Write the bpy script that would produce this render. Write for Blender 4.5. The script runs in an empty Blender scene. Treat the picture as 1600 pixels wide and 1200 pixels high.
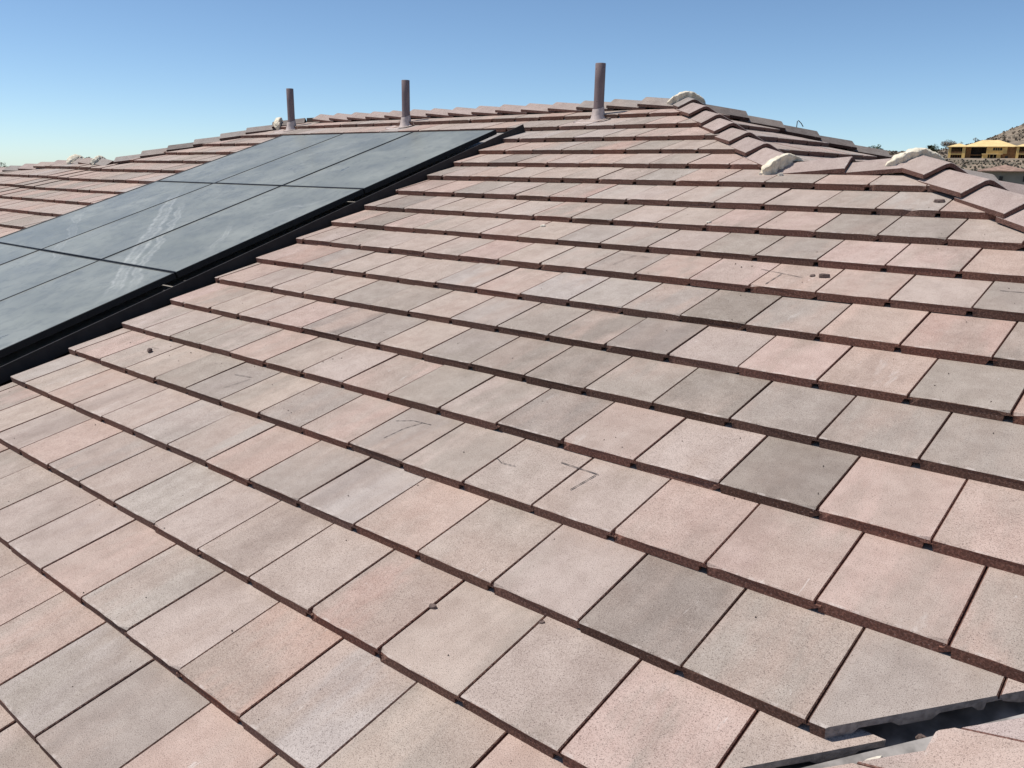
import bpy, bmesh, math, random
from mathutils import Vector, Matrix, noise
random.seed(7)
scene = bpy.context.scene
COL = scene.collection

# ------------------------------------------------------------------ camera, sky, sun, exposure
CAM = Vector((4.7925, -1.6198, 1.1274))
cam_d = bpy.data.cameras.new('camera')
cam = bpy.data.objects.new('camera', cam_d); COL.objects.link(cam)
cam.matrix_world = Matrix(((0.75978814, -0.17044514, 0.62743162, CAM.x),
                           (0.64996422, 0.17479783, -0.73958923, CAM.y),
                           (0.0163857, 0.96973923, 0.24359256, CAM.z), (0, 0, 0, 1)))
cam_d.sensor_width = 36.0
cam_d.lens = 1309.4 / 1600 * 36
cam_d.clip_start = 0.05; cam_d.clip_end = 6000
scene.camera = cam

SUN_AZ = math.atan2(-0.82, -0.57)      # measured from +Y towards +X
SUN_EL = math.radians(62)
world = bpy.data.worlds.new('World'); scene.world = world
world.use_nodes = True
wn = world.node_tree.nodes; wl = world.node_tree.links
sky = wn.new('ShaderNodeTexSky'); sky.sky_type = 'NISHITA'; sky.sun_disc = False
sky.sun_elevation = SUN_EL; sky.sun_rotation = SUN_AZ
sky.altitude = 300; sky.air_density = 0.65; sky.dust_density = 0.3; sky.ozone_density = 3.3
bg = wn['Background']; bg.inputs[1].default_value = 0.14
tint = wn.new('ShaderNodeMix'); tint.data_type = 'RGBA'; tint.blend_type = 'MULTIPLY'      # the whole sky a little more cyan
tint.inputs[0].default_value = 1.0; tint.inputs[7].default_value = (0.915, 0.975, 0.955, 1)
wl.new(sky.outputs[0], tint.inputs[6]); wl.new(tint.outputs[2], bg.inputs[0])

sun_d = bpy.data.lights.new('sun', 'SUN'); sun_d.energy = 4.75; sun_d.angle = math.radians(0.53)
sun_d.color = (1.0, 0.945, 0.87)
sun = bpy.data.objects.new('sun', sun_d); COL.objects.link(sun)
sdir = Vector((math.sin(SUN_AZ) * math.cos(SUN_EL), math.cos(SUN_AZ) * math.cos(SUN_EL), math.sin(SUN_EL)))
sun.rotation_euler = sdir.to_track_quat('Z', 'Y').to_euler()
sun.location = (-6, -4, 12)

scene.view_settings.view_transform = 'Standard'
scene.view_settings.look = 'None'
scene.view_settings.exposure = 0.0
scene.view_settings.gamma = 1.0
scene.view_settings.use_curve_mapping = False

# ------------------------------------------------------------------ helpers
def link(o, parent=None, label=None, cat=None, group=None, kind=None):
    COL.objects.link(o)
    if parent is not None: o.parent = parent
    if label: o['label'] = label
    if cat: o['category'] = cat
    if group: o['group'] = group
    if kind: o['kind'] = kind
    return o
def empty(name, loc, label, cat, group=None):
    o = bpy.data.objects.new(name, None); o.location = loc; o.empty_display_size = 0.2
    return link(o, None, label, cat, group)
def mesh_obj(name, me, mat=None, parent=None, **kw):
    if mat is not None and not me.materials:
        for m in (mat if isinstance(mat, (list, tuple)) else [mat]): me.materials.append(m)
    o = bpy.data.objects.new(name, me)
    return link(o, parent, **kw)
def bm_mesh(bm, name, smooth=False):
    bmesh.ops.recalc_face_normals(bm, faces=bm.faces)
    me = bpy.data.meshes.new(name); bm.to_mesh(me); bm.free()
    if smooth:
        for p in me.polygons: p.use_smooth = True
    return me
def pyd(name, v, f, smooth=False):
    me = bpy.data.meshes.new(name); me.from_pydata([tuple(a) for a in v], [], f); me.update()
    if smooth:
        for p in me.polygons: p.use_smooth = True
    return me
def box(bm, x0, x1, y0, y1, z0, z1, M=None, mi=0):
    vs = [bm.verts.new(Vector((x, y, z)) if M is None else M @ Vector((x, y, z))) for z in (z0, z1) for y in (y0, y1) for x in (x0, x1)]
    for a in ((0, 2, 3, 1), (4, 5, 7, 6), (0, 1, 5, 4), (2, 6, 7, 3), (0, 4, 6, 2), (1, 3, 7, 5)):
        bm.faces.new([vs[i] for i in a]).material_index = mi
def tube(bm, pts, rad, seg=8, cap=True):
    pts = [Vector(p) for p in pts]; rings = []
    for i, p in enumerate(pts):
        d = (pts[min(i + 1, len(pts) - 1)] - pts[max(i - 1, 0)]).normalized()
        a = d.orthogonal().normalized() if i == 0 else (a - d * a.dot(d)).normalized()
        b = d.cross(a); r = rad[i] if isinstance(rad, (list, tuple)) else rad
        rings.append([bm.verts.new(p + (a * math.cos(t) + b * math.sin(t)) * r) for t in [2 * math.pi * k / seg for k in range(seg)]])
    for A, B_ in zip(rings, rings[1:]):
        for k in range(seg): bm.faces.new((A[k], A[(k + 1) % seg], B_[(k + 1) % seg], B_[k]))
    if cap:
        bm.faces.new(rings[0][::-1]); bm.faces.new(rings[-1])
def frame(o, ex, ey):
    ex = Vector(ex).normalized(); ey = Vector(ey).normalized(); ez = ex.cross(ey)
    m = Matrix.Identity(4)
    for i, c in enumerate((ex, ey, ez)):
        for k in range(3): m[k][i] = c[k]
    m.translation = Vector(o); return m
def fbm(p, o=4):
    return noise.fractal(Vector(p), 1.0, 2.0, o)

# ------------------------------------------------------------------ material helpers
class NT:
    def __init__(s, name):
        s.m = bpy.data.materials.new(name); s.m.use_nodes = True
        s.t = s.m.node_tree; s.n = s.t.nodes; s.b = s.n['Principled BSDF']
        s.b.inputs['Roughness'].default_value = 0.85
        s.b.inputs['Specular IOR Level'].default_value = 0.3
    def node(s, typ, **kw):
        n = s.n.new(typ)
        for k, v in kw.items(): setattr(n, k, v)
        return n
    def put(s, sock, v):
        if hasattr(v, 'is_output') or hasattr(v, 'links'): s.t.links.new(v, sock)
        else: sock.default_value = v
    def noise(s, vec, scale, detail=2.0, rough=0.5, dist=0.0):
        n = s.node('ShaderNodeTexNoise'); s.put(n.inputs['Vector'], vec)
        n.inputs['Scale'].default_value = scale; n.inputs['Detail'].default_value = detail
        n.inputs['Roughness'].default_value = rough; n.inputs['Distortion'].default_value = dist
        return n.outputs['Fac']
    def ramp(s, fac, a, b, lo=0.0, hi=1.0):
        n = s.node('ShaderNodeMapRange', interpolation_type='SMOOTHSTEP'); s.put(n.inputs[0], fac)
        for i, v in zip((1, 2, 3, 4), (a, b, lo, hi)): n.inputs[i].default_value = v
        return n.outputs[0]
    def mix(s, fac, a, b, mode='MIX'):
        n = s.node('ShaderNodeMix', data_type='RGBA', blend_type=mode)
        s.put(n.inputs[0], fac); s.put(n.inputs[6], a); s.put(n.inputs[7], b); return n.outputs[2]
    def math(s, op, a, b=0.0):
        n = s.node('ShaderNodeMath', operation=op); s.put(n.inputs[0], a); s.put(n.inputs[1], b); return n.outputs[0]
    def mapping(s, vec, scale=(1, 1, 1), loc=(0, 0, 0), rot=(0, 0, 0)):
        n = s.node('ShaderNodeMapping'); s.put(n.inputs[0], vec); n.inputs[1].default_value = loc
        n.inputs[2].default_value = rot; n.inputs[3].default_value = scale; return n.outputs[0]
    def bump(s, h, strength=0.3, dist=0.001):
        n = s.node('ShaderNodeBump'); n.inputs['Strength'].default_value = strength
        n.inputs['Distance'].default_value = dist; s.put(n.inputs['Height'], h)
        s.t.links.new(n.outputs[0], s.b.inputs['Normal'])
    def coord(s, k='Object'):
        return s.node('ShaderNodeTexCoord').outputs[k]
def c4(c): return (c[0], c[1], c[2], 1.0)

def simple(name, col, rough=0.8, var=0.15, scale=6.0, metal=0.0, bump=0.0, bscale=60, spec=0.3):
    t = NT(name); co = t.coord()
    f = t.ramp(t.noise(co, scale, 4), 0.3, 0.7)
    a = c4([x * (1 - var) for x in col]); b = c4([min(1, x * (1 + var)) for x in col])
    t.put(t.b.inputs['Base Color'], t.mix(f, a, b)); t.b.inputs['Roughness'].default_value = rough
    t.b.inputs['Metallic'].default_value = metal; t.b.inputs['Specular IOR Level'].default_value = spec
    if bump: t.bump(t.noise(co, bscale, 4), bump, 0.01)
    return t.m

def tile_top(name, src):
    """pigmented slurry coat of the concrete tile; src 'object' or 'attr' gives the tint of each tile"""
    t = NT(name); co = t.coord()
    if src == 'object':
        oi = t.node('ShaderNodeObjectInfo'); tint = oi.outputs['Color']; al = oi.outputs['Alpha']; rnd = oi.outputs['Random']
    else:
        at = t.node('ShaderNodeAttribute', attribute_name='tint'); tint = at.outputs['Color']; al = at.outputs['Alpha']; rnd = al
    off = t.node('ShaderNodeCombineXYZ'); t.put(off.inputs[0], t.math('MULTIPLY', rnd, 37.0)); t.put(off.inputs[1], t.math('MULTIPLY', rnd, 71.3)); t.put(off.inputs[2], t.math('MULTIPLY', rnd, 13.7))
    va = t.node('ShaderNodeVectorMath', operation='ADD'); t.put(va.inputs[0], co); t.put(va.inputs[1], off.outputs[0]); P = va.outputs[0]
    # second pigment poured in streaks along the tile's length
    st = t.noise(t.mapping(P, (6.5, 1.5, 1)), 1.0, 4, 0.6)
    f = t.ramp(st, 0.40, 0.60)
    al2 = t.math('MULTIPLY', f, al)
    grey = t.mix(t.ramp(t.noise(P, 1.3, 1), 0.35, 0.65), (0.310, 0.262, 0.218, 1), (0.425, 0.318, 0.262, 1))
    base = t.mix(al2, tint, grey)
    # mottling
    base = t.mix(t.ramp(t.noise(P, 11, 6, 0.68), 0.28, 0.72), t.mix(0.20, base, (0.16, 0.13, 0.12, 1)), t.mix(0.14, base, (0.62, 0.57, 0.53, 1)))
    # sand grains and pinholes
    g = t.noise(P, 420, 2, 0.6)
    base = t.mix(t.ramp(g, 0.55, 0.66), base, t.mix(0.68, base, (0.05, 0.036, 0.032, 1)))
    base = t.mix(t.ramp(g, 0.42, 0.28), base, t.mix(0.30, base, (0.80, 0.72, 0.66, 1)))
    g2 = t.noise(P, 250, 2, 0.55)
    base = t.mix(t.ramp(g2, 0.62, 0.71), base, t.mix(0.58, base, (0.07, 0.05, 0.045, 1)))
    # pale efflorescence and rubbed scuffs
    s1 = t.ramp(t.noise(t.mapping(P, (5, 2.2, 1)), 1.0, 5, 0.65, 0.4), 0.63, 0.80)
    s2 = t.ramp(t.noise(t.mapping(P, (40, 9, 1), rot=(0, 0, 0.5)), 1.0, 3, 0.6, 1.0), 0.70, 0.80)
    base = t.mix(t.math('MULTIPLY', s1, 0.55), base, (0.66, 0.61, 0.57, 1))
    base = t.mix(t.math('MULTIPLY', s2, 0.45), base, (0.70, 0.66, 0.62, 1))
    # dark weather stains
    s3 = t.ramp(t.noise(t.mapping(P, (4, 2, 1), loc=(9, 4, 2)), 1.0, 5, 0.7), 0.62, 0.80)
    base = t.mix(t.math('MULTIPLY', s3, 0.30), base, (0.15, 0.125, 0.11, 1))
    wp = t.node('ShaderNodeNewGeometry').outputs['Position']
    big = t.noise(t.mapping(wp, (2.2, 0.55, 1)), 1.0, 5, 0.65, 0.6)
    base = t.mix(t.math('MULTIPLY', t.ramp(big, 0.52, 0.74), 0.30), base, (0.14, 0.105, 0.088, 1))
    base = t.mix(t.math('MULTIPLY', t.ramp(big, 0.46, 0.28), 0.16), base, (0.62, 0.55, 0.50, 1))
    if src == 'object':
        sy = t.node('ShaderNodeSeparateXYZ'); t.put(sy.inputs[0], co)
        rim = t.math('MULTIPLY', t.ramp(sy.outputs[1], 0.011, 0.002), t.ramp(t.noise(P, 24, 5, 0.7), 0.47, 0.64))
        base = t.mix(t.math('MULTIPLY', rim, 0.42), base, (0.66, 0.59, 0.54, 1))
    t.put(t.b.inputs['Base Color'], base)
    t.b.inputs['Roughness'].default_value = 0.9; t.b.inputs['Specular IOR Level'].default_value = 0.18
    h = t.math('ADD', t.math('MULTIPLY', g, 0.6), t.math('MULTIPLY', t.noise(P, 45, 3), 1.0))
    t.bump(h, 0.35, 0.0022)
    return t.m
def tile_edge(name, src):
    """raw coarse concrete of the butt and cut edges, darker than the coated face"""
    t = NT(name); co = t.coord()
    if src == 'object':
        oi = t.node('ShaderNodeObjectInfo'); tint = oi.outputs['Color']
    else:
        tint = t.node('ShaderNodeAttribute', attribute_name='tint').outputs['Color']
    base = t.mix(1.0, tint, (0.56, 0.39, 0.35, 1), 'MULTIPLY')
    g = t.noise(co, 130, 3, 0.7)
    base = t.mix(t.ramp(g, 0.42, 0.64), t.mix(0.5, base, (0.02, 0.013, 0.012, 1)), base)
    base = t.mix(t.ramp(t.noise(co, 210, 2), 0.64, 0.72), base, (0.34, 0.25, 0.22, 1))
    t.put(t.b.inputs['Base Color'], base)
    t.b.inputs['Roughness'].default_value = 0.95; t.b.inputs['Specular IOR Level'].default_value = 0.1
    t.bump(g, 0.9, 0.006)
    return t.m
TOP_O, EDGE_O = tile_top('tile_coat', 'object'), tile_edge('tile_raw_edge', 'object')
TOP_A, EDGE_A = tile_top('tile_coat_field', 'attr'), tile_edge('tile_raw_edge_field', 'attr')

M_deck = simple('roofing_felt', (0.035, 0.032, 0.03), 0.95)
M_cut = simple('sawn_concrete', (0.30, 0.275, 0.265), 0.95, 0.25, 60, bump=0.4, bscale=200)
M_mortar = simple('cream_mortar', (0.70, 0.625, 0.49), 0.95, 0.16, 30, bump=1.0, bscale=45)
M_black = simple('black_frame', (0.012, 0.012, 0.013), 0.5, 0.2, 20)
M_rail = simple('flashing_shade_dark', (0.028, 0.024, 0.022), 0.6, 0.2, 12)  # near-black holds the upstand's shade; the metal itself is grey-brown
M_pan = simple('flashing_metal', (0.30, 0.28, 0.26), 0.6, 0.15, 12)
M_valley = simple('valley_metal', (0.27, 0.25, 0.235), 0.6, 0.5, 14, spec=0.4)
M_pencil = simple('pencil', (0.05, 0.042, 0.042), 0.9)
M_wall_house = simple('stucco_wall', (0.45, 0.40, 0.33), 0.95, 0.1, 3)
M_wood = simple('ridge_board_wood', (0.06, 0.045, 0.035), 0.95, 0.2, 10)
M_stone = simple('stone', (0.16, 0.115, 0.10), 0.95, 0.3, 60, bump=0.5, bscale=150)
M_white_chip = simple('mortar_crumb', (0.66, 0.60, 0.50), 0.95, 0.1, 60)
M_grit = simple('grit', (0.07, 0.05, 0.042), 0.95, 0.3, 60)
M_wire = simple('rusty_wire', (0.07, 0.045, 0.035), 0.7, 0.3, 40)
def pipe_mat():
    t = NT('painted_vent_pipe'); co = t.coord()
    f = t.ramp(t.noise(t.mapping(co, (14, 14, 4)), 1.0, 4), 0.35, 0.7)
    c = t.mix(f, (0.185, 0.135, 0.135, 1), (0.24, 0.18, 0.172, 1))
    c = t.mix(t.ramp(t.noise(co, 40, 2), 0.70, 0.74), c, (0.05, 0.035, 0.035, 1))
    t.put(t.b.inputs['Base Color'], c); t.b.inputs['Roughness'].default_value = 0.62; return t.m
M_pipe = pipe_mat()
M_skirt = simple('painted_lead_skirt', (0.52, 0.43, 0.39), 0.6, 0.15, 14, bump=0.25, bscale=30)

def glass_mat():
    t = NT('dusty_solar_glass'); co = t.coord(); oi = t.node('ShaderNodeObjectInfo')
    off = t.node('ShaderNodeCombineXYZ'); t.put(off.inputs[0], t.math('MULTIPLY', oi.outputs['Random'], 53.0)); t.put(off.inputs[1], t.math('MULTIPLY', oi.outputs['Random'], 31.0))
    va = t.node('ShaderNodeVectorMath', operation='ADD'); t.put(va.inputs[0], co); t.put(va.inputs[1], off.outputs[0]); P = va.outputs[0]
    film = t.ramp(t.noise(P, 2.2, 6, 0.62, 0.5), 0.25, 0.75, 0.70, 1.0)
    fine = t.ramp(t.noise(t.mapping(P, (9, 6.0, 1), rot=(0, 0, 0.5)), 1.0, 6, 0.7, 1.6), 0.50, 0.60, 0.0, 0.55)
    rub = t.ramp(t.noise(t.mapping(P, (3.6, 2.2, 1), loc=(3, 8, 0)), 1.0, 6, 0.72, 0.6), 0.64, 0.74)
    dust = t.math('MULTIPLY', film, t.math('SUBTRACT', 1.0, t.math('MULTIPLY', rub, 0.75)))
    # dried scuff tracks running diagonally over the array, fixed where they lie on the roof
    geo = t.node('ShaderNodeNewGeometry').outputs['Position']
    sp = t.node('ShaderNodeSeparateXYZ'); t.put(sp.inputs[0], geo)
    U, Vv = sp.outputs[0], t.math('DIVIDE', sp.outputs[1], 0.9487)
    rag = t.noise(geo, 9, 5, 0.7); wig = t.noise(geo, 2.2, 3, 0.6)
    def track(p0, p1, wd, amp, w0=0.04):
        dx, dy = p1[0] - p0[0], p1[1] - p0[1]; L = math.hypot(dx, dy); dx /= L; dy /= L
        al = t.math('ADD', t.math('MULTIPLY', t.math('SUBTRACT', U, p0[0]), dx), t.math('MULTIPLY', t.math('SUBTRACT', Vv, p0[1]), dy))
        ac = t.math('ADD', t.math('MULTIPLY', t.math('SUBTRACT', U, p0[0]), -dy), t.math('MULTIPLY', t.math('SUBTRACT', Vv, p0[1]), dx))
        ac = t.math('ADD', ac, t.math('MULTIPLY', t.math('SUBTRACT', wig, 0.5), amp))
        ac = t.math('ADD', ac, t.math('MULTIPLY', t.math('SUBTRACT', rag, 0.5), 0.03))
        m = t.ramp(t.math('ABSOLUTE', t.math('SUBTRACT', t.math('ABSOLUTE', ac), w0)), wd, wd * 0.15)
        core = t.math('MULTIPLY', t.ramp(t.math('ABSOLUTE', ac), w0 * 1.3, 0.0), 0.55)
        e = t.math('MULTIPLY', t.ramp(al, 0.0, 0.5), t.ramp(al, L, L - 0.5))
        return t.math('MULTIPLY', t.math('MAXIMUM', m, core), e)
    run = None
    for p0, p1, wd, amp, w0, k in (((-3.0, 2.72), (-0.5, 0.70), 0.026, 0.20, 0.040, 0.8), ((-2.5, 2.5), (-0.45, 0.82), 0.022, 0.26, 0.022, 0.65), ((-3.75, 2.15), (-1.9, 0.90), 0.012, 0.30, 0.03, 0.5),
                                   ((-0.45, 2.85), (-1.15, 2.05), 0.012, 0.5, 0.012, 0.6), ((-1.2, 2.15), (-0.55, 1.42), 0.012, 0.4, 0.02, 0.55), ((-1.9, 4.5), (-2.6, 3.2), 0.010, 0.6, 0.02, 0.35), ((-3.4, 3.9), (-3.0, 2.6), 0.010, 0.5, 0.02, 0.4)):
        r = t.math('MULTIPLY', track(p0, p1, wd, amp, w0), k)
        run = r if run is None else t.math('MAXIMUM', run, r)
    run = t.math('MULTIPLY', run, t.ramp(t.noise(geo, 22, 4, 0.7), 0.30, 0.62, 0.08, 0.55))
    # soil runs and swirls
    col = t.mix(t.ramp(t.noise(P, 1.4, 5, 0.6), 0.3, 0.7), (0.248, 0.260, 0.226, 1), (0.318, 0.328, 0.288, 1))
    col = t.mix(fine, col, (0.20, 0.21, 0.19, 1))
    col = t.mix(run, col, (0.66, 0.66, 0.61, 1))
    cell = (0.010, 0.012, 0.018, 1)
    dustf = t.math('MAXIMUM', t.math('MULTIPLY', dust, 0.95), run)
    t.put(t.b.inputs['Base Color'], t.mix(dustf, cell, col))
    t.put(t.b.inputs['Roughness'], t.ramp(dust, 0.0, 1.0, 0.12, 0.36))
    t.b.inputs['IOR'].default_value = 1.5; t.b.inputs['Specular IOR Level'].default_value = 0.36
    return t.m
M_glass = glass_mat()

# ------------------------------------------------------------------ roof geometry (measured in metres; y = upslope of the main plane, 4:12 pitch)
K = 1 / 3; PA = math.atan(K); C_, S_ = math.cos(PA), math.sin(PA)
EXPO, WID, T, TAU = 0.342, 0.305, 0.036, 0.105
FR_A = frame((0, 0, 0), (1, 0, 0), (0, C_, S_))                 # main front plane
FR_B = frame((6.2, 0, 0), (0, 1, 0), (-C_, 0, S_))              # hip end of the main roof (faces +X)
FR_W = frame((7.0, 0, 0), (0, 1, 0), (-C_, 0, S_))             # hip end of the lower wing
XV = 4.36
FR_C = frame((XV, 0, 0), (0, -1, 0), (C_, 0, S_))               # plane across the valley (faces -X)
H1, H2 = 6.2, 7.0                                              # X+Y of the two right hips
YW = 3.66                                                       # Y of the lower wing ridge
YR = 5.31                                                       # Y of the main ridge
ground_z = -6.0

# ground & hill sheet --------------------------------------------------------------
def lerp_tab(tab, x):
    for (a, b), (c, d) in zip(tab, tab[1:]):
        if x <= c: return b + (d - b) * max(0.0, (x - a)) / (c - a)
    return tab[-1][1]
def terrain_z(x, y):
    dx, dy = x - CAM.x, y - CAM.y
    d = math.hypot(dx, dy); az = math.degrees(math.atan2(dx, dy))
    k = max(0.0, min(1.0, (az + 34) / 12)); k = k * k * (3 - 2 * k)
    hz = lerp_tab([(-25, 21.0), (-17, 21.3), (-14.5, 22.4), (-13.5, 24), (-12, 30.5), (-10, 42.5), (-6, 66), (0, 85), (12, 78), (30, 20), (45, -6)], az)
    z = lerp_tab([(0, -6), (60, -6), (150, -4), (220, -1.6), (300, 5.0), (345, 9.0), (375, 9.7), (420, 9.9), (450, 11)], d)
    if d > 450: z = 11 + (hz - 11) * min(1, ((d - 450) / 250)) ** 0.9 if d < 700 else hz - (d - 700) * 0.05
    if d > 430 and k > 0:
        z += 0.9 * fbm((x * 0.02, y * 0.02, 1)) * min(1, (d - 430) / 60)
    back = max(0.0, min(1.0, (az - 40) / 15)); k *= 1 - back * back * (3 - 2 * back)
    z = ground_z + (max(z, ground_z) - ground_z) * k
    if d > 1500: z = ground_z + (z - ground_z) * max(0, 1 - (d - 1500) / 700)
    return z
def build_ground():
    ds = [0.5, 15, 30, 60, 100, 150, 190, 220, 260, 300, 320, 345, 360, 375, 400, 420, 440, 450, 470, 490, 510, 535, 560, 585, 610, 640, 670, 700, 730, 770, 820, 900, 1100, 1500, 2200, 4500]
    azs = [-180 + 10 * i for i in range(14)] + [-40 + 1.0 * i for i in range(22)] + [-18 + 0.25 * i for i in range(48)] + [-6 + 3 * i for i in range(19)] + [51 + 9.2 * i for i in range(15)]
    azs = sorted(set(a for a in azs if a < 180))
    v = []; f = []; n = len(azs)
    for d in ds:
        for a in azs:
            x = CAM.x + d * math.sin(math.radians(a)); y = CAM.y + d * math.cos(math.radians(a))
            v.append((x, y, terrain_z(x, y)))
    for i in range(len(ds) - 1):
        for j in range(n):
            f.append((i * n + j, i * n + (j + 1) % n, (i + 1) * n + (j + 1) % n, (i + 1) * n + j))
    f.append(tuple(range(n))[::-1])
    t = NT('dry_ground'); co = t.coord()
    c = t.mix(t.ramp(t.noise(co, 0.035, 5, 0.6), 0.40, 0.62), (0.30, 0.235, 0.175, 1), (0.20, 0.165, 0.125, 1))
    c = t.mix(t.ramp(t.noise(co, 0.16, 5, 0.7), 0.48, 0.62), c, (0.125, 0.11, 0.085, 1))
    c = t.mix(t.ramp(t.noise(co, 0.09, 4, 0.7), 0.62, 0.70), c, (0.40, 0.305, 0.22, 1))
    t.put(t.b.inputs['Base Color'], c); t.b.inputs['Roughness'].default_value = 1.0; t.b.inputs['Specular IOR Level'].default_value = 0.05
    mesh_obj('ground', pyd('ground', v, f, True), t.m, kind='structure', label='dry ground rising to a scrubby brown hillside beyond the roof')
build_ground()

# ------------------------------------------------------------------ the house roof
roof = empty('house_roof', (0, 0, 0), 'large hipped roof of pink and grey flat concrete tiles filling the foreground', 'roof')

def build_deck():
    def zA(x, y): return K * y
    L = H1; ax = L - YR; jx = L - YW; wx = H2 - YW; vx = (H2 + XV) / 2; vy = H2 - vx
    ey = -2.4; lx = -10.0
    polyA = [(ax, YR), (jx, YW), (wx, YW), (vx, vy), (XV + ey, ey), (-12.9, ey), (-12.9, 2.153), (-7.5, 3.57), (-6.43, 3.57), (lx + YR, YR)]
    V = []; F = []
    def poly(pts, zf, dz=-0.125):
        s = len(V); V.extend([(x, y, zf(x, y) + dz) for x, y in pts]); F.append(tuple(range(s, s + len(pts))))
    poly(polyA, zA)
    poly([(ax, YR), (6.2, 10.61), (6.2, 7.26), (jx, YW)], lambda x, y: K * (H1 - x))
    poly([(jx, YW), (6.2, YW + 6.2 - jx), (wx + 2.8, YW + 2.8), (wx, YW)], lambda x, y: K * (2 * YW - y))
    poly([(wx, YW), (wx + 2.8, YW + 2.8), (vx, vy)], lambda x, y: K * (H2 - x))
    poly([(XV + ey, ey), (vx, vy), (vx + 1.2, vy + 1.2), (8.6, vy + 1.2), (8.6, ey)], lambda x, y: K * (x - XV))
    poly([(lx + YR, YR), (lx, 10.62), (6.2, 10.62), (ax, YR)], lambda x, y: K * (2 * YR - y))
    poly([(-12.9, 2.153), (-12.9, 12.0), (lx + YR, YR), (-6.43, 3.57), (-7.5, 3.57)], lambda x, y: (K * y if y < 6 else 0.2))
    mesh_obj('roof_deck', pyd('roof_deck', V, F), M_deck, roof)
    bm = bmesh.new(); box(bm, -12.0, 5.4, -1.6, 10.2, ground_z, -1.05)
    mesh_obj('house_wall', bm_mesh(bm, 'house_wall'), M_wall_house, roof)
    bm = bmesh.new(); box(bm, XV + 1.2, 8.4, -1.9, 3.0, ground_z, -0.2)
    mesh_obj('house_wall', bm_mesh(bm, 'house_wall'), M_wall_house, roof)
build_deck()

# the tile: interlocking flat concrete tile, butt at y = 0, top face z = 0
TL = 0.405
def tile_mesh(seed, ribs=False):
    rng = random.Random(seed); bm = bmesh.new()
    prof = [(0.0, -0.0028), (0.0028, 0.0), (0.2982, 0.0), (0.3009, -0.0028), (0.3009, -0.012), (0.317, -0.0125), (0.317, -0.0155), (0.284, -0.0165), (0.281, -T)] + ([(x_, -T) for x_ in (0.272, 0.262, 0.212, 0.200, 0.150, 0.138, 0.088, 0.076, 0.034)] if ribs else []) + [(0.005, -T), (0.004, -0.0115), (0.0, -0.0115)]
    n = 7
    ys = [0.0, 0.003, TL] if not ribs else [0.0, 0.003, 0.045, 0.05, TL]
    # front rim is slightly chipped: insert points along the top edge
    xs = [0.0028 + (0.2982 - 0.0028) * i / n for i in range(n + 1)]
    chips = {}
    for _ in range(rng.choice((0, 0, 1, 1, 2))):
        chips[rng.choice((0, 0, n, n, rng.randrange(n + 1)))] = (rng.uniform(0.003, 0.009), rng.uniform(0.003, 0.008))
    def ring(y, rim):
        out = []
        for i, (x, z) in enumerate(prof):
            if i == 1:
                for q, xx in enumerate(xs):
                    cy, cz = chips.get(q, (0, 0))
                    if rim: out.append((xx, y + cy + (rng.uniform(-0.0012, 0.0014)), z - 0.0024 - cz + rng.uniform(-0.0009, 0.0006)))
                    elif y < 0.01: out.append((xx, y + cy * 1.5 + rng.uniform(0, 0.0012), 0.0))
                    else: out.append((xx, y + rng.uniform(0, 0.0012) if y < 0.1 else y, 0.0))
            elif i == 2: continue
            else:
                out.append((x, y + (rng.uniform(-0.001, 0.001) if rim else 0), z - (0.0 if not rim or i not in (8, 9) else rng.uniform(-0.001, 0.0015))))
        return [bm.verts.new(p) for p in out]
    R = [ring(y, k == 0) for k, y in enumerate(ys)]
    if ribs:
        for rg in R[3:]:
            for w in rg:
                for lo, hi in ((0.27, 0.28), ):
                    pass
                if abs(w.co.z + T) < 0.002:
                    if 0.205 < w.co.x < 0.268 or 0.145 > w.co.x > 0.08 or w.co.x < 0.012 + 0.001: w.co.z = -T * rng.uniform(0.50, 0.62)
    m = len(R[0])
    for A, B_ in zip(R, R[1:]):
        for i in range(m):
            fc = bm.faces.new((A[i], A[(i + 1) % m], B_[(i + 1) % m], B_[i]))
            fc.material_index = 0 if (1 <= i <= n) else 1
    f0 = bm.faces.new(R[0]); f0.material_index = 1
    f1 = bm.faces.new(R[-1][::-1]); f1.material_index = 1
    bmesh.ops.triangulate(bm, faces=[f0, f1])
    bmesh.ops.recalc_face_normals(bm, faces=bm.faces)
    return bm
VARIANTS = []
for i in range(14):
    b = tile_mesh(100 + i); me = bpy.data.meshes.new('roof_tile'); b.to_mesh(me); b.free()
    me.materials.append(TOP_O); me.materials.append(EDGE_O); VARIANTS.append(me)

TINT = {'P': (0.475, 0.343, 0.286), 'R': (0.447, 0.303, 0.246), 'B': (0.440, 0.350, 0.296), 'G': (0.345, 0.288, 0.244), 'D': (0.268, 0.221, 0.186), 'L': (0.425, 0.366, 0.324)}
LAV = TINT['L']
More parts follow.
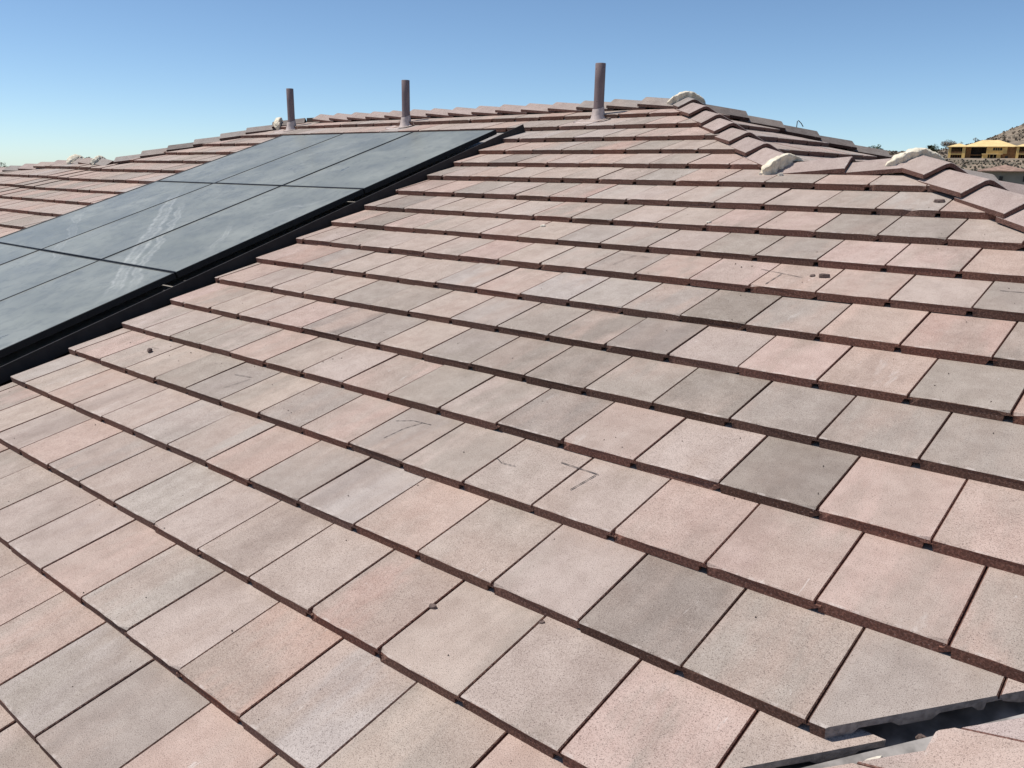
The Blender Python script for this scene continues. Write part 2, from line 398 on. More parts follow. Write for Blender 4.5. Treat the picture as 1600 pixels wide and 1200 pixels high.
# colour of each tile as laid: course -> (number of the first tile, one letter per tile)
LAID = {-3: (5, 'PPLGPB'), -2: (4, 'BBPLBRLBP'), -1: (1, 'BPGBLBBBRBBPB'), 0: (0, 'BPBBLLPGLPBBDGG'), 1: (-2, 'BPBBGGBGPGBBBPPPP'), 2: (-1, 'BBGBPBBPGBDPBDPP'),
        3: (-2, 'PPBBPDGBGDDGDGGG'), 4: (0, 'BBBGGBGGDDBPPGR'), 5: (1, 'BBBLPLLGDGPRDP'), 6: (3, 'BPBBGPPPPBG'), 7: (2, 'BPBGGBGGPPP'), 8: (2, 'BBPGBBPPGGB')}
def pick_tint(rng, r=None, n=None):
    L = LAID.get(r)
    c = None
    if L and 0 <= n - L[0] < len(L[1]): c = TINT[L[1][n - L[0]]]
    e = rng.choices('PBGDLR', [0.24, 0.37, 0.20, 0.07, 0.07, 0.05])[0]
    k = rng.uniform(0.95, 1.05)
    if c is None: c = TINT[e]
    return (c[0] * k, c[1] * k, c[2] * k * rng.uniform(0.97, 1.03), rng.uniform(0.35, 0.85))

TILES = []     # dict(mat, mesh or cut mesh, tint, corners)
def add_tile(FR, u, v, planes, tint, rng, lift=0.0):
    """planes: list of (a,b,c) keep a*u+b*v<=c, in the plane's own coordinates"""
    tau = math.atan(TAU)
    loc = Matrix.Translation((u + rng.uniform(-0.0012, 0.0012), v + rng.uniform(-0.003, 0.003), lift + rng.uniform(-0.001, 0.001)))
    rot = Matrix.Rotation(rng.gauss(0, 0.0022), 4, 'Z') @ Matrix.Rotation(-tau + rng.gauss(0, 0.003), 4, 'X') @ Matrix.Rotation(rng.gauss(0, 0.0025), 4, 'Y')
    L = loc @ rot
    cor = [L @ Vector(p) for p in ((0, 0, 0), (0.302, 0, 0), (0.302, EXPO, 0), (0, EXPO, 0))]
    full = [L @ Vector(p) for p in ((-0.001, -0.003, 0), (0.32, -0.003, 0), (0.32, TL, 0), (-0.001, TL, 0))]
    cuts = []
    for (a, b, c) in planes:
        s = [a * p.x + b * p.y - c for p in full]
        if min(s) >= -0.012: return
        if max(s) > 0: cuts.append((a, b, c))
    me = rng.choice(VARIANTS)
    if cuts:
        bm = tile_mesh(rng.randint(0, 10 ** 6), True); Li = L.inverted()
        for (a, b, c) in cuts:
            nn = Vector((a, b, 0)); co = nn * (c / nn.length_squared)
            co_l = Li @ co; no_l = (Li.to_3x3() @ nn).normalized()
            r = bmesh.ops.bisect_plane(bm, geom=bm.verts[:] + bm.edges[:] + bm.faces[:], dist=1e-5, plane_co=co_l, plane_no=no_l, clear_outer=True)
            ed = [g for g in r['geom_cut'] if isinstance(g, bmesh.types.BMEdge)]
            if ed:
                fr = bmesh.ops.edgeloop_fill(bm, edges=ed)
                for fc in fr['faces']: fc.material_index = 2
        if not bm.faces: bm.free(); return
        me = bm_mesh(bm, 'roof_tile'); me.materials.append(TOP_O); me.materials.append(EDGE_O); me.materials.append(M_cut)
    TILES.append(dict(M=FR @ L, me=me, tint=tint, cor=[FR @ p for p in cor]))

# measured course positions (in exposures) and joint offsets of the main plane
ROWV = {r: float(r) for r in range(-8, 6)}
ROWV.update({6: 6.07, 7: 7.06, 8: 8.07, 9: 9.11, 10: 10.21, 11: 11.22, 12: 12.21, 13: 13.25, 14: 14.31, 15: 15.37})
OFFS = {-8: .05, -7: .57, -6: .1, -5: .63, -4: .08, -3: .61, -2: .113, -1: .624, 0: 0.0, 1: .607, 2: .166, 3: .726, 4: .281, 5: .844, 6: .33, 7: .91, 8: .42, 9: .99, 10: .44, 11: .12, 12: .77, 13: .33, 14: .90, 15: .28}
EXPLICIT = {}
def sag(u, v):   # the left wing is laid about 2 cm proud of the main field
    t = (-6.3 - 0.45 * (3.4 - v)) - u
    return 0.022 * max(0.0, min(1.0, t / 0.8))
rngA = random.Random(21)
HIP = 0.02
for r in sorted(ROWV):
    v = ROWV[r] * 0.342
    for n in range(-46, 22):
        u = (n + OFFS[r]) * WID
        tint = pick_tint(rngA, r, n)
        ym = (v + 0.17) * C_
        if not (-12.9 < u < 6.2): continue
        base = [(1, -C_, 4.31 if r >= 0 else 4.352)]                                        # saw cut along the valley: X - Y <= 4.31
        if v < YW / C_ - 0.30: base.append((1, C_, H2 - HIP))
        else: base.append((1, C_, H1 - HIP))
        base.append((-0.2625, C_, 5.539 - 0.02) if v < 3.52 else (-1, C_, 10.0 - 0.02))
        if v > 5.1: base.append((0, 1, YR / C_ - 0.02))
        if -0.9 < v < 4.8:                                              # opening for the solar array
            if u > -1.9: add_tile(FR_A, u, v, base + [(-1, -0.042, 0.20)], tint, rngA)
            elif u < -3.6: add_tile(FR_A, u, v, base + [(1, 0.0, -3.86)], tint, rngA, sag(u, v))
        else: add_tile(FR_A, u, v, base, tint, rngA, sag(u, v))
rngB = random.Random(5)
for r in range(4, 17):      # hip end seen between the two right-hand hips
    v = r * 0.342 + 0.10
    for n in range(-2, 42):
        u = (n + 0.5 * (r % 2)) * WID
        if u < 1.5 or u > 11: continue
        add_tile(FR_B, u, v, [(-1, C_, 0.0), (1, C_, 10.59), (-1, -C_, -(H1 - (2 * YW - H1) ) + 0.0)] if False else [(-1, C_, 0.0), (1, C_, 10.59), (-1, -C_, -(H1 + 2 * YW - H1))], pick_tint(rngB), rngB)
for r in range(3, 12):      # hip end of the lower wing
    v = r * 0.342 + 0.02
    for n in range(2, 30):
        u = (n + 0.5 * (r % 2)) * WID
        add_tile(FR_W, u, v, [(-1, C_, 0.0), (1, C_, 2 * YW)], pick_tint(rngB), rngB)
rngC = random.Random(11)
for r in range(-1, 12):     # plane across the valley
    v = 0.148 + r * 0.342
    for n in range(-8, 10):
        u = -0.10 + (n + 0.5 * (r % 2)) * WID
        if u > 2.3 or u < -2.2: continue
        c = rngC.choice([(0.47, 0.36, 0.315), (0.44, 0.345, 0.315), (0.49, 0.36, 0.30)])
        add_tile(FR_C, u, v, [(-1, -C_, -0.070)], c + (0.35,), rngC)

# rank by size in the picture
def visible_area(cor):
    from bpy_extras.object_utils import world_to_camera_view as w2c
    s = 0
    P = [w2c(scene, cam, p) for p in cor]
    if min(p.z for p in P) < 0.05: return 0
    a = 0.5 * abs(sum(P[i].x * P[(i + 1) % 4].y - P[(i + 1) % 4].x * P[i].y for i in range(4)))
    k = 0
    for i in range(5):
        for j in range(5):
            s1, s2 = i / 4, j / 4
            q = (P[0] * (1 - s1) + P[1] * s1) * (1 - s2) + (P[3] * (1 - s1) + P[2] * s1) * s2
            if 0 <= q.x <= 1 and 0 <= q.y <= 1: k += 1
    return a * k / 25
cam.scale = (1, 1, 1)
bpy.context.view_layer.update()
scene.render.resolution_x, scene.render.resolution_y = 1024, 768
for t in TILES: t['a'] = visible_area(t['cor'])
TILES.sort(key=lambda t: -t['a'])
for t in TILES[:300]:
    o = bpy.data.objects.new('roof_tile', t['me']); o.matrix_local = t['M']; o.color = t['tint']
    link(o, roof)
def join_rest(name, rest, mats, parent):
    V = []; F = []; MI = []; TI = []
    for t in rest:
        s = len(V); me = t['me']; M = t['M']
        V.extend([M @ v.co for v in me.vertices])
        for p in me.polygons:
            F.append(tuple(s + i for i in p.vertices)); MI.append(p.material_index); TI.append(t['tint'])
    me = pyd(name, V, F)
    for m in mats: me.materials.append(m)
    at = me.color_attributes.new('tint', 'FLOAT_COLOR', 'CORNER')
    for i, p in enumerate(me.polygons):
        p.material_index = MI[i]
        for li in p.loop_indices: at.data[li].color = TI[i]
    return mesh_obj(name, me, None, parent, kind='stuff', label='smaller and farther tiles of the same roof')
join_rest('roof_tile_field', TILES[300:], (TOP_A, EDGE_A, M_cut), roof)

# hip and ridge caps -------------------------------------------------------------------
CAPL, CAPE = 0.42, 0.345
def cap_mesh(seed):
    rng = random.Random(seed); bm = bmesh.new()
    w, sl, th, crest = 0.138, math.radians(29), 0.024, 0.022
    dz = (w - crest) * math.tan(sl)
    top = [(-w, -dz), (-crest, -0.002), (0, 0.003), (crest, -0.002), (w, -dz)]
    bot = [(x * 0.97, z - th) for x, z in top]
    prof = top + bot[::-1]
    ys = [0, 0.004, CAPL]
    R = []
    for k, y in enumerate(ys):
        sh = 1.0 if k < 2 else 0.95
        R.append([bm.verts.new((x * sh, y + (rng.uniform(-0.0012, 0.0012) if k == 0 else 0), z - (0.003 if k == 0 and i < 5 else 0) - (0.0 if k < 2 else 0.003))) for i, (x, z) in enumerate(prof)])
    m = len(prof)
    for A, B_ in zip(R, R[1:]):
        for i in range(m):
            f = bm.faces.new((A[i], A[(i + 1) % m], B_[(i + 1) % m], B_[i])); f.material_index = 0 if i < 4 else 1
    for ring in (R[0], R[2]):
        for i in range(4):
            f = bm.faces.new((ring[i], ring[i + 1], ring[m - 2 - i], ring[m - 1 - i])); f.material_index = 1
    bmesh.ops.recalc_face_normals(bm, faces=bm.faces)
    me = bpy.data.meshes.new('ridge_cap'); bm.to_mesh(me); bm.free()
    me.materials.append(TOP_O); me.materials.append(EDGE_O); return me
CAPS = [cap_mesh(i) for i in range(4)]
rngK = random.Random(3)
CPINK = (0.385, 0.298, 0.265); CGREY = (0.285, 0.25, 0.226); CDARK = (0.10, 0.082, 0.074); CBROWN = (0.165, 0.138, 0.122)
def cap_line(P0, P1, tints, start=0.0, count=None, h=0.052, CAPE=CAPE):
    """caps laid from the low end P0 (butt showing) up to P1"""
    P0 = Vector(P0); P1 = Vector(P1); d = (P1 - P0); L = d.length; d.normalize()
    n = count or max(1, int((L - CAPL) / CAPE) + 1)
    start = L - (n - 1) * CAPE - CAPL - start
    side = d.cross(Vector((0, 0, 1))).normalized(); up = side.cross(d)
    tilt = math.atan(0.028 / CAPE)
    outs = []
    for i in range(n):
        p = P0 + d * (start + i * CAPE) + up * (h + rngK.uniform(-0.003, 0.003))
        M = frame(p, side, d) @ Matrix.Rotation(-tilt + rngK.gauss(0, 0.008), 4, 'X') @ Matrix.Rotation(rngK.gauss(0, 0.02), 4, 'Y') @ Matrix.Rotation(rngK.gauss(0, 0.012), 4, 'Z')
        o = bpy.data.objects.new('ridge_cap', rngK.choice(CAPS)); o.matrix_local = M
        c = tints[i % len(tints)] if isinstance(tints, list) else tints(i)
        k = rngK.uniform(0.92, 1.08); o.color = (c[0] * k, c[1] * k, c[2] * k, rngK.uniform(0.1, 0.45) if c not in (CDARK, CBROWN) else 0.08)
        link(o, roof); outs.append(o)
    bm = bmesh.new()
    Mb = frame(P0, side, d); box(bm, -0.019, 0.019, 0.05, L - 0.05, -0.085, 0.012, Mb)
    mesh_obj('ridge_board', bm_mesh(bm, 'ridge_board'), M_wood, roof)
    return outs
zr = K * YR; zw = K * YW
apexR = (H1 - YR, YR, zr); apexL = (-10 + YR, YR, zr); junc = (H1 - YW, YW, zw); wend = (H2 - YW, YW, zw)
ridge_pal = [CPINK, CPINK, CPINK, CPINK, CPINK, CPINK, CPINK, CPINK, CPINK, CPINK, CPINK, CPINK, CGREY, CGREY, CGREY, CGREY]
cap_line(apexL, apexR, ridge_pal, start=0.0)
cap_line(junc, apexR, [CPINK, CPINK, CPINK, CPINK, CPINK, CPINK, CGREY, CGREY], start=-0.20, count=7, CAPE=0.365)
cap_line((H1 - YR + 4.4, YR + 4.4, zr - 4.4 * K), apexR, [CDARK, CBROWN, CDARK], start=0.12, h=0.056)
cap_line(wend, junc, [CPINK, CPINK], start=0.0, count=2, h=0.04)
cap_line((H2 - 0.9, 0.9, K * 0.9), wend, [CPINK, CPINK, CPINK], start=-0.12, h=0.070, CAPE=0.365)
cap_line((wend[0] + 2.2, YW + 2.2, zw - 2.2 * K), wend, [CGREY, CPINK], start=0.03)
zl = K * 3.57
cap_line((-6.43, 3.57, zl), apexL, [CGREY, CGREY, CBROWN, CGREY], start=0.0)
cap_line((-7.5, 3.57, zl), (-6.43, 3.57, zl), [CGREY, CPINK], start=0.0, count=3)
cap_line((-12.8, 2.179, K * 2.179), (-7.5, 3.57, zl), [CPINK, TINT['B'], CPINK, CGREY], start=0.0)

# mortar lumps ---------------------------------------------------------------------------
def mortar_arch(P, along, w, thick, lift, seed, half=0.05, lab=None, slope=0.50, droop=1.0):
    """a trowelled band of mortar plastered across a cap end; `along` is the cap direction"""
    along = Vector(along).normalized(); side = along.cross(Vector((0, 0, 1))).normalized(); up = side.cross(along)
    n, m = 70, 28; V = []; F = []
    for i in range(n + 1):
        s = -1 + 2 * i / n
        x = w * s; c0 = 0.045
        z = lift - slope * (math.sqrt(x * x + c0 * c0) - c0) - droop * 0.03 * abs(s) ** 6
        sl = -slope * x / math.sqrt(x * x + c0 * c0)
        tx = Vector((1, 0, sl)).normalized(); nx = Vector((-tx.z, 0, tx.x))
        N = side * nx.x + up * nx.z
        taper = max(0.02, (1 - abs(s) ** 7)) ** 0.5
        hw = half * (1 + 0.25 * noise.noise(Vector((i * 0.17, seed * 3.3, 0))))
        sh = 0.012 * noise.noise(Vector((i * 0.21, seed * 1.7, 5)))
        for k in range(m):
            a = 2 * math.pi * k / m
            ca, sa = math.cos(a), math.sin(a)
            ca = math.copysign(abs(ca) ** 0.75, ca)
            p = Vector(P) + side * x + up * z + along * (ca * hw * taper * (1.0 if ca * sa > -0.2 else 1.15) + sh) + N * (sa * thick * taper)
            if sa < 0: p -= up * (0.10 * -sa * taper)
            if sa > 0.2: p -= N * (0.012 * ca)            # struck off sloping away from the cap
            q = p * 24 + Vector((seed * 5.1, 0, 0))
            p += N * (0.006 * noise.noise(q) + 0.0035 * noise.noise(q * 2.7) + 0.0012 * noise.noise(q * 6.0)) + along * (0.012 * noise.noise(q * 1.3 + Vector((0, 9, 0))) + 0.006 * noise.noise(q * 4.0 + Vector((0, 9, 0))))
            V.append(p)
    for i in range(n):
        for k in range(m): F.append((i * m + k, i * m + (k + 1) % m, (i + 1) * m + (k + 1) % m, (i + 1) * m + k))
    F.append(tuple(range(m))[::-1]); F.append(tuple(n * m + k for k in range(m)))
    o = mesh_obj('mortar_lump', pyd('mortar_lump', V, F, True), M_mortar, roof)
    if lab: o['label'] = lab
hipd = Vector((-1, 1, K)).normalized()
aR = Vector(apexR)
mortar_arch(aR + hipd * 0.02, hipd, 0.172, 0.020, 0.066, 1, 0.042, 'cream mortar arching over the roof peak')
mortar_arch(Vector(wend) + hipd * 0.035, hipd, 0.178, 0.022, 0.060, 2, 0.042, 'cream mortar arching over the upper end of the right-hand hip')
mortar_arch(Vector(junc) + Vector((0.01, -0.025, -0.012)), (-1, 0.55, 0.1), 0.158, 0.016, 0.052, 3, 0.045, 'crumbling cream mortar at the foot of the upper hip', 0.58)
mortar_arch(Vector(apexL) + Vector((-0.24, -0.24, -0.08)), (-1, -1, -K), 0.165, 0.024, 0.066, 4, 0.04, 'cream mortar behind the leftmost vent pipe')
mortar_arch(Vector((-6.80, 3.56, zl)), (1, 0.5, 0), 0.17, 0.020, 0.055, 5, 0.025)
mortar_arch(Vector((-7.52, 3.57, zl)), (1, 0.5, 0), 0.19, 0.026, 0.065, 6, 0.045)

# valley flashing -----------------------------------------------------------------------
def build_valley():
    n = Vector((1, 1, K)).normalized()
    V = []; F = []
    for i in range(9):
        s = -2.6 + i * 0.47
        y = s; x = XV + s
        V += [(x - 0.26, y, K * y - 0.100), (x - 0.018, y + 0.018, K * y - 0.100), (x - 0.004, y + 0.004, K * y - 0.050), (x + 0.014, y - 0.014, K * y - 0.060), (x, y - 0.26, K * y - 0.052)]
    for i in range(8):
        for k in range(4): a = i * 5 + k; F.append((a, a + 1, a + 6, a + 5))
    mesh_obj('valley_flashing', pyd('valley_flashing', V, F), M_valley, roof)
    # mortar crumbs and a broken tile lug lying in the gutter
build_valley()

# pencil marks -----------------------------------------------------------------------------
def surf(u, v, lift=0.0):
    """point on the tile surface of the main plane"""
    r = max((q for q in ROWV if ROWV[q] * 0.342 <= v + 1e-6), key=lambda q: ROWV[q])
    return FR_A @ Vector((u, v, -(v - ROWV[r] * 0.342) * TAU + lift))
def stroke(pts, wd=0.0022):
    V = []; F = []; q = []
    for (a, b) in zip(pts, pts[1:]):
        for i in range(8):
            t = i / 8; q.append((a[0] + (b[0] - a[0]) * t, a[1] + (b[1] - a[1]) * t))
    q.append(pts[-1])
    for i, (u, v) in enumerate(q):
        u2, v2 = q[min(i + 1, len(q) - 1)]; u1, v1 = q[max(i - 1, 0)]
        d = Vector((u2 - u1, v2 - v1)); d.normalize(); nn = Vector((-d.y, d.x)) * wd * (0.5 + 0.25 * math.sin(i * 2.1))
        V += [surf(u + nn.x, v + nn.y, 0.0026), surf(u - nn.x, v - nn.y, 0.0026)]
    for i in range(len(q) - 1): F.append((2 * i, 2 * i + 1, 2 * i + 3, 2 * i + 2))
    return V, F
def mark(strokes, wd=0.0022):
    V = []; F = []
    for s in strokes:
        a, f = stroke(s, wd); k = len(V); V += a; F += [tuple(i + k for i in x) for x in f]
    o = mesh_obj('pencil_mark', pyd('pencil_mark', V, F), M_pencil, roof)
mark([[(2.354, .560), (2.42, .594), (2.517, .600)], [(2.424, .433), (2.437, .526), (2.47, .594)]])
mark([[(3.155, .60), (3.32, .592)], [(3.292, .47), (3.312, .588)]], 0.003)
mark([[(3.10, 2.30), (3.33, 2.235)], [(3.215, 2.10), (3.221, 2.26)]], 0.003)
mark([[(1.197, .552), (1.318, .568)], [(1.295, .43), (1.33, .552)]])
mark([[(2.267, 2.345), (2.473, 2.325)], [(2.35, 2.16), (2.37, 2.335)]])
mark([[(4.11, 2.296), (4.25, 2.298)]], 0.003)
mark([[(.96, 4.04), (1.191, 4.03)], [(1.02, 3.93), (1.06, 4.03)]])
mark([[(0.33, .575), (0.40, .58)], [(0.36, .50), (0.37, .575)]], 0.0018)
mark([[(2.93, 0.52), (2.97, 0.50), (3.03, 0.505)]], 0.002)

# ------------------------------------------------------------------ solar array
def sol(u, v, h): return FR_A @ Vector((u, v, h))
PH = 0.066
US = [-3.80, -2.70, -1.60, -0.50]; VS = [-0.46, 1.245, 2.945, 4.60]
PL = {(0, 0): 'black solar panel at the far left of the lowest row at the photo edge', (1, 0): 'black solar panel in the middle of the lowest row, cut off by the photo edge',
      (2, 0): 'dusty solar panel nearest the viewer, at the lower left beside the tiles', (0, 1): 'dusty solar panel on the outer left of the middle row beside the left tiles',
      (1, 1): 'dusty solar panel in the very centre of the array with two white dirt runs', (2, 1): 'dusty solar panel at the right end of the middle row beside the tiles',
      (0, 2): 'dusty solar panel at the upper left, below the leftmost vent pipe', (1, 2): 'dusty solar panel in the middle of the top row, below the middle vent pipe',
      (2, 2): 'dusty solar panel at the top right corner of the array, touching the flashing end'}
def build_panel(i, j):
    u0, u1 = US[i] + 0.005, US[i + 1] - 0.005; v0, v1 = VS[j] + 0.006, VS[j + 1] - 0.006
    M = FR_A @ Matrix.Translation(((u0 + u1) / 2, (v0 + v1) / 2, PH + random.uniform(-0.002, 0.002)))
    root = empty('solar_panel', (0, 0, 0), PL[(i, j)], 'solar panel', 'black solar panels set into the roof')
    root.matrix_world = M
    a, b = (u1 - u0) / 2, (v1 - v0) / 2; fw, fh = 0.009, 0.042
    bm = bmesh.new()
    box(bm, -a, a, -b, -b + fw, -fh, 0); box(bm, -a, a, b - fw, b, -fh, 0)
    box(bm, -a, -a + fw, -b + fw, b - fw, -fh, 0); box(bm, a - fw, a, -b + fw, b - fw, -fh, 0)
    bmesh.ops.remove_doubles(bm, verts=bm.verts, dist=1e-6)
    bmesh.ops.bevel(bm, geom=[e for e in bm.edges if abs(e.verts[0].co.z) < 1e-6 and abs(e.verts[1].co.z) < 1e-6], offset=0.0012, segments=1, affect='EDGES')
    mesh_obj('frame', bm_mesh(bm, 'panel_frame'), M_black, root)
    bm = bmesh.new(); box(bm, -a + fw, a - fw, -b + fw, b - fw, -0.009, -0.0025)
    mesh_obj('glass', bm_mesh(bm, 'panel_glass'), M_glass, root)
for j in range(3):
    for i in range(3): build_panel(i, j)

def build_flashing():
    root = empty('panel_flashing', tuple(sol(-0.4, 2.2, -0.03)), 'metal side flashing with its shade coloured in, running up between the solar panels and the cut tiles', 'flashing')
    Mi = root.matrix_basis.inverted() if False else Matrix.Translation(-Vector(root.location))
    bm = bmesh.new()
    ev = 4.86
    def X(v, o): return -0.315 - 0.018 * v + o
    n = 6
    def strip(prof, thick_mi=0):
        rings = []
        for i in range(n + 1):
            v = -0.9 + (ev + 0.9) * i / n
            rings.append([bm.verts.new(Mi @ sol(X(v, du), v, h)) for du, h in prof])
        for A, B_ in zip(rings, rings[1:]):
            for k in range(len(prof) - 1): bm.faces.new((A[k], A[k + 1], B_[k + 1], B_[k]))
        bm.faces.new(rings[0]); bm.faces.new(rings[-1][::-1])
        for A, B_ in zip(rings, rings[1:]): bm.faces.new((A[-1], A[0], B_[0], B_[-1]))
    strip([(-0.004, -0.05), (-0.004, 0.036), (0.004, 0.036), (0.010, -0.05)])
    mesh_obj('flashing_upstand', bm_mesh(bm, 'flashing_upstand'), M_rail, root)
    bm = bmesh.new()
    v0, v1 = -0.9, 4.95
    q = [Mi @ sol(X(v0, -0.006), v0, -0.052), Mi @ sol(X(v1, -0.006), v1, -0.052), Mi @ sol(-4.0, v1, -0.052), Mi @ sol(-4.0, v0, -0.052)]
    bm.faces.new([bm.verts.new(p) for p in q])
    ex = bmesh.ops.extrude_face_region(bm, geom=bm.faces[:])
    bmesh.ops.translate(bm, verts=[g for g in ex['geom'] if isinstance(g, bmesh.types.BMVert)], vec=(0, 0, 0.004))
    mesh_obj('flashing_pan', bm_mesh(bm, 'flashing_pan'), M_pan, root)
    for (u, v) in ((-0.46, 1.26), (-0.45, 1.10), (-0.47, 2.95), (-0.47, 2.80)):
        bm = bmesh.new(); box(bm, 0.0, 0.045, -0.006, 0.006, 0, 0.003, Matrix.Translation(Mi @ sol(u, v, 0.004)) @ FR_A.to_3x3().to_4x4())
        mesh_obj('clip', bm_mesh(bm, 'flashing_clip'), M_rail, root)
    # dark trim along the left side of the array
    bm = bmesh.new()
    box(bm, -3.86, -3.82, -0.9, 4.62, -0.05, 0.058, Mi @ FR_A)
    mesh_obj('flashing_upstand', bm_mesh(bm, 'flashing_upstand_left'), M_rail, root)
build_flashing()

# ------------------------------------------------------------------ vent pipes
def build_pipe(u, v, rad, hgt, lab, lean):
    base = surf(u, v, 0.0); base.z -= 0.02
    root = empty('vent_pipe', tuple(base), lab, 'vent pipe', 'vent pipes along the ridge')
    bm = bmesh.new(); seg = 28
    def ring(r, z, dx=0): return [bm.verts.new((r * math.cos(2 * math.pi * k / seg) + dx, r * math.sin(2 * math.pi * k / seg), z)) for k in range(seg)]
    rings = [ring(rad, -0.06), ring(rad, hgt * 0.35, lean * 0.35), ring(rad, hgt * 0.7, lean * 0.7), ring(rad, hgt - 0.003, lean), ring(rad - 0.002, hgt, lean), ring(rad - 0.008, hgt, lean), ring(rad - 0.009, hgt * 0.35, lean * 0.35)]
    for A, B_ in zip(rings, rings[1:]):
        for k in range(seg): bm.faces.new((A[k], A[(k + 1) % seg], B_[(k + 1) % seg], B_[k]))
    bm.faces.new(rings[-1])
    me = bm_mesh(bm, 'pipe')
    for p in me.polygons: p.use_smooth = abs(p.normal.z) < 0.5
    mesh_obj('pipe', me, M_pipe, root)
    # soft painted skirt dressed round the pipe and down over the tile below
    bm = bmesh.new(); seg = 40; prof = [(rad + 0.003, 0.125), (rad + 0.006, 0.105), (rad + 0.007, 0.09), (rad + 0.011, 0.06), (rad + 0.020, 0.035), (rad + 0.036, 0.02), (rad + 0.075, 0.012)]
    rings = []
    for r, z in prof:
        rg = []
        for k in range(seg):
            a = 2 * math.pi * k / seg
            px, py = r * math.cos(a), r * math.sin(a)
            fr = max(0.0, -math.sin(a))
            dn = (r - rad) * 1.1 * fr * 2.0
            py -= dn
            zz = z + K * py - (0.03 if (z < 0.05 and fr > 0.25) else 0.03 * fr) * (1 - z / 0.15)
            zz += 0.003 * noise.noise(Vector((px * 30, py * 30, z * 20)))
            rg.append(bm.verts.new((px, py, zz)))
        rings.append(rg)
    # apron lying on the course below
    def on_tile(px, py):
        p = base + Vector((px, py, 0)); vv = p.y / C_
        return surf(p.x, min(vv, v + 0.3), 0.0).z - base.z
    ap = []
    for k in range(seg):
        a = 2 * math.pi * k / seg
        px = 0.17 * math.copysign(abs(math.cos(a)) ** 0.5, math.cos(a)); py = 0.10 * math.copysign(abs(math.sin(a)) ** 0.5, math.sin(a)) - 0.10
        ap.append(bm.verts.new((px, py, on_tile(px, py) + 0.006)))
    rings.append(ap)
    for A, B_ in zip(rings, rings[1:]):
        for k in range(seg): bm.faces.new((A[k], A[(k + 1) % seg], B_[(k + 1) % seg], B_[k]))
    mesh_obj('skirt', bm_mesh(bm, 'skirt', True), M_skirt, root)
build_pipe(0.17, 5.24, 0.047, 0.50, 'tallest mauve-brown vent pipe, rightmost of three, near the roof peak', 0.004)
build_pipe(-2.42, 5.25, 0.0445, 0.495, 'mauve-brown vent pipe in the middle of the three along the ridge', 0.0)
build_pipe(-4.55, 5.25, 0.0445, 0.51, 'leftmost mauve-brown vent pipe beside a cream mortar patch', -0.006)

# ------------------------------------------------------------------ loose bits
def rock(name, u, v, size, seed, mat, label, cat, flat=0.5, sub=2, group=None, M=None):
    bm = bmesh.new(); bmesh.ops.create_icosphere(bm, subdivisions=sub, radius=1.0)
    for w in bm.verts:
        k = 1 + 0.30 * noise.noise(w.co * 1.4 + Vector((seed * 3.1, 0, 0)))
        w.co = Vector((w.co.x * k * size[0], w.co.y * k * size[1], max(w.co.z * k, -0.75) * size[2]))
    o = mesh_obj(name, bm_mesh(bm, name), mat, None, label=label, cat=cat, group=group)
    p = surf(u, v, size[2] * 0.70) if M is None else M
    o.location = p; o.rotation_euler = (PA - math.atan(TAU), 0, seed * 1.3); return o
def chip(name, u, v, a, b, h, rot, mat, label, cat, seed):
    rng = random.Random(seed); bm = bmesh.new()
    n = 7; bot = []; top = []
    for k in range(n):
        t = 2 * math.pi * k / n; r = rng.uniform(0.8, 1.1)
        bot.append(bm.verts.new((a * r * math.cos(t), b * r * math.sin(t), 0)))
    for k in range(n):
        q = bot[k].co; top.append(bm.verts.new((q.x * rng.uniform(0.75, 0.95), q.y * rng.uniform(0.75, 0.95), h * rng.uniform(0.75, 1.1))))
    bm.faces.new(bot[::-1]); bm.faces.new(top)
    for k in range(n): bm.faces.new((bot[k], bot[(k + 1) % n], top[(k + 1) % n], top[k]))
    o = mesh_obj(name, bm_mesh(bm, name), mat, None, label=label, cat=cat)
    o.matrix_world = Matrix.Translation(surf(u, v, 0.0015)) @ Matrix.Rotation(PA - math.atan(TAU), 4, 'X') @ Matrix.Rotation(rot, 4, 'Z'); return o
rock('stone', 0.39, 0.533, (0.021, 0.014, 0.014), 2, M_stone, 'small brown stone lying on a pink tile near the array', 'stone')
chip('tile_chip', 3.414, 2.27, 0.030, 0.011, 0.014, 0.45, M_stone, 'dark brown sliver of broken tile on a pink tile at right', 'tile chip', 4)
chip('tile_chip', 3.36, 2.275, 0.016, 0.012, 0.004, 1.2, M_stone, 'thin flat crumb of tile left of the dark sliver', 'tile chip', 5)
chip('tile_chip', 3.245, -0.139, 0.015, 0.008, 0.007, 0.2, M_stone, 'tile crumb caught in a joint near the bottom centre', 'tile chip', 6)
chip('tile_chip', 3.554, -0.03, 0.010, 0.006, 0.006, 0.9, M_stone, 'tiny dark crumb under a butt edge at bottom centre', 'tile chip', 8)
chip('tile_chip', 3.61, 3.28, 0.030, 0.018, 0.014, 0.3, M_stone, 'pinkish tile fragment beside the right-hand hip caps', 'tile chip', 9)
chip('mortar_crumb', 1.517, 2.641, 0.02, 0.014, 0.008, 0.3, M_white_chip, 'white mortar crumb on a tile near the middle of the roof', 'mortar crumb', 10)
chip('mortar_crumb', 2.568, 2.80, 0.016, 0.010, 0.008, 0.9, M_white_chip, 'white mortar crumb at right of centre, on a pale tile', 'mortar crumb', 11)
chip('mortar_crumb', 2.46, 3.69, 0.018, 0.012, 0.012, 0.9, M_white_chip, 'cream crumb fallen left of the crumbling mortar lump', 'mortar crumb', 12)
chip('mortar_crumb', 2.60, 3.66, 0.022, 0.016, 0.015, 0.2, M_white_chip, 'cream crumb at the foot of the crumbling mortar lump', 'mortar crumb', 13)
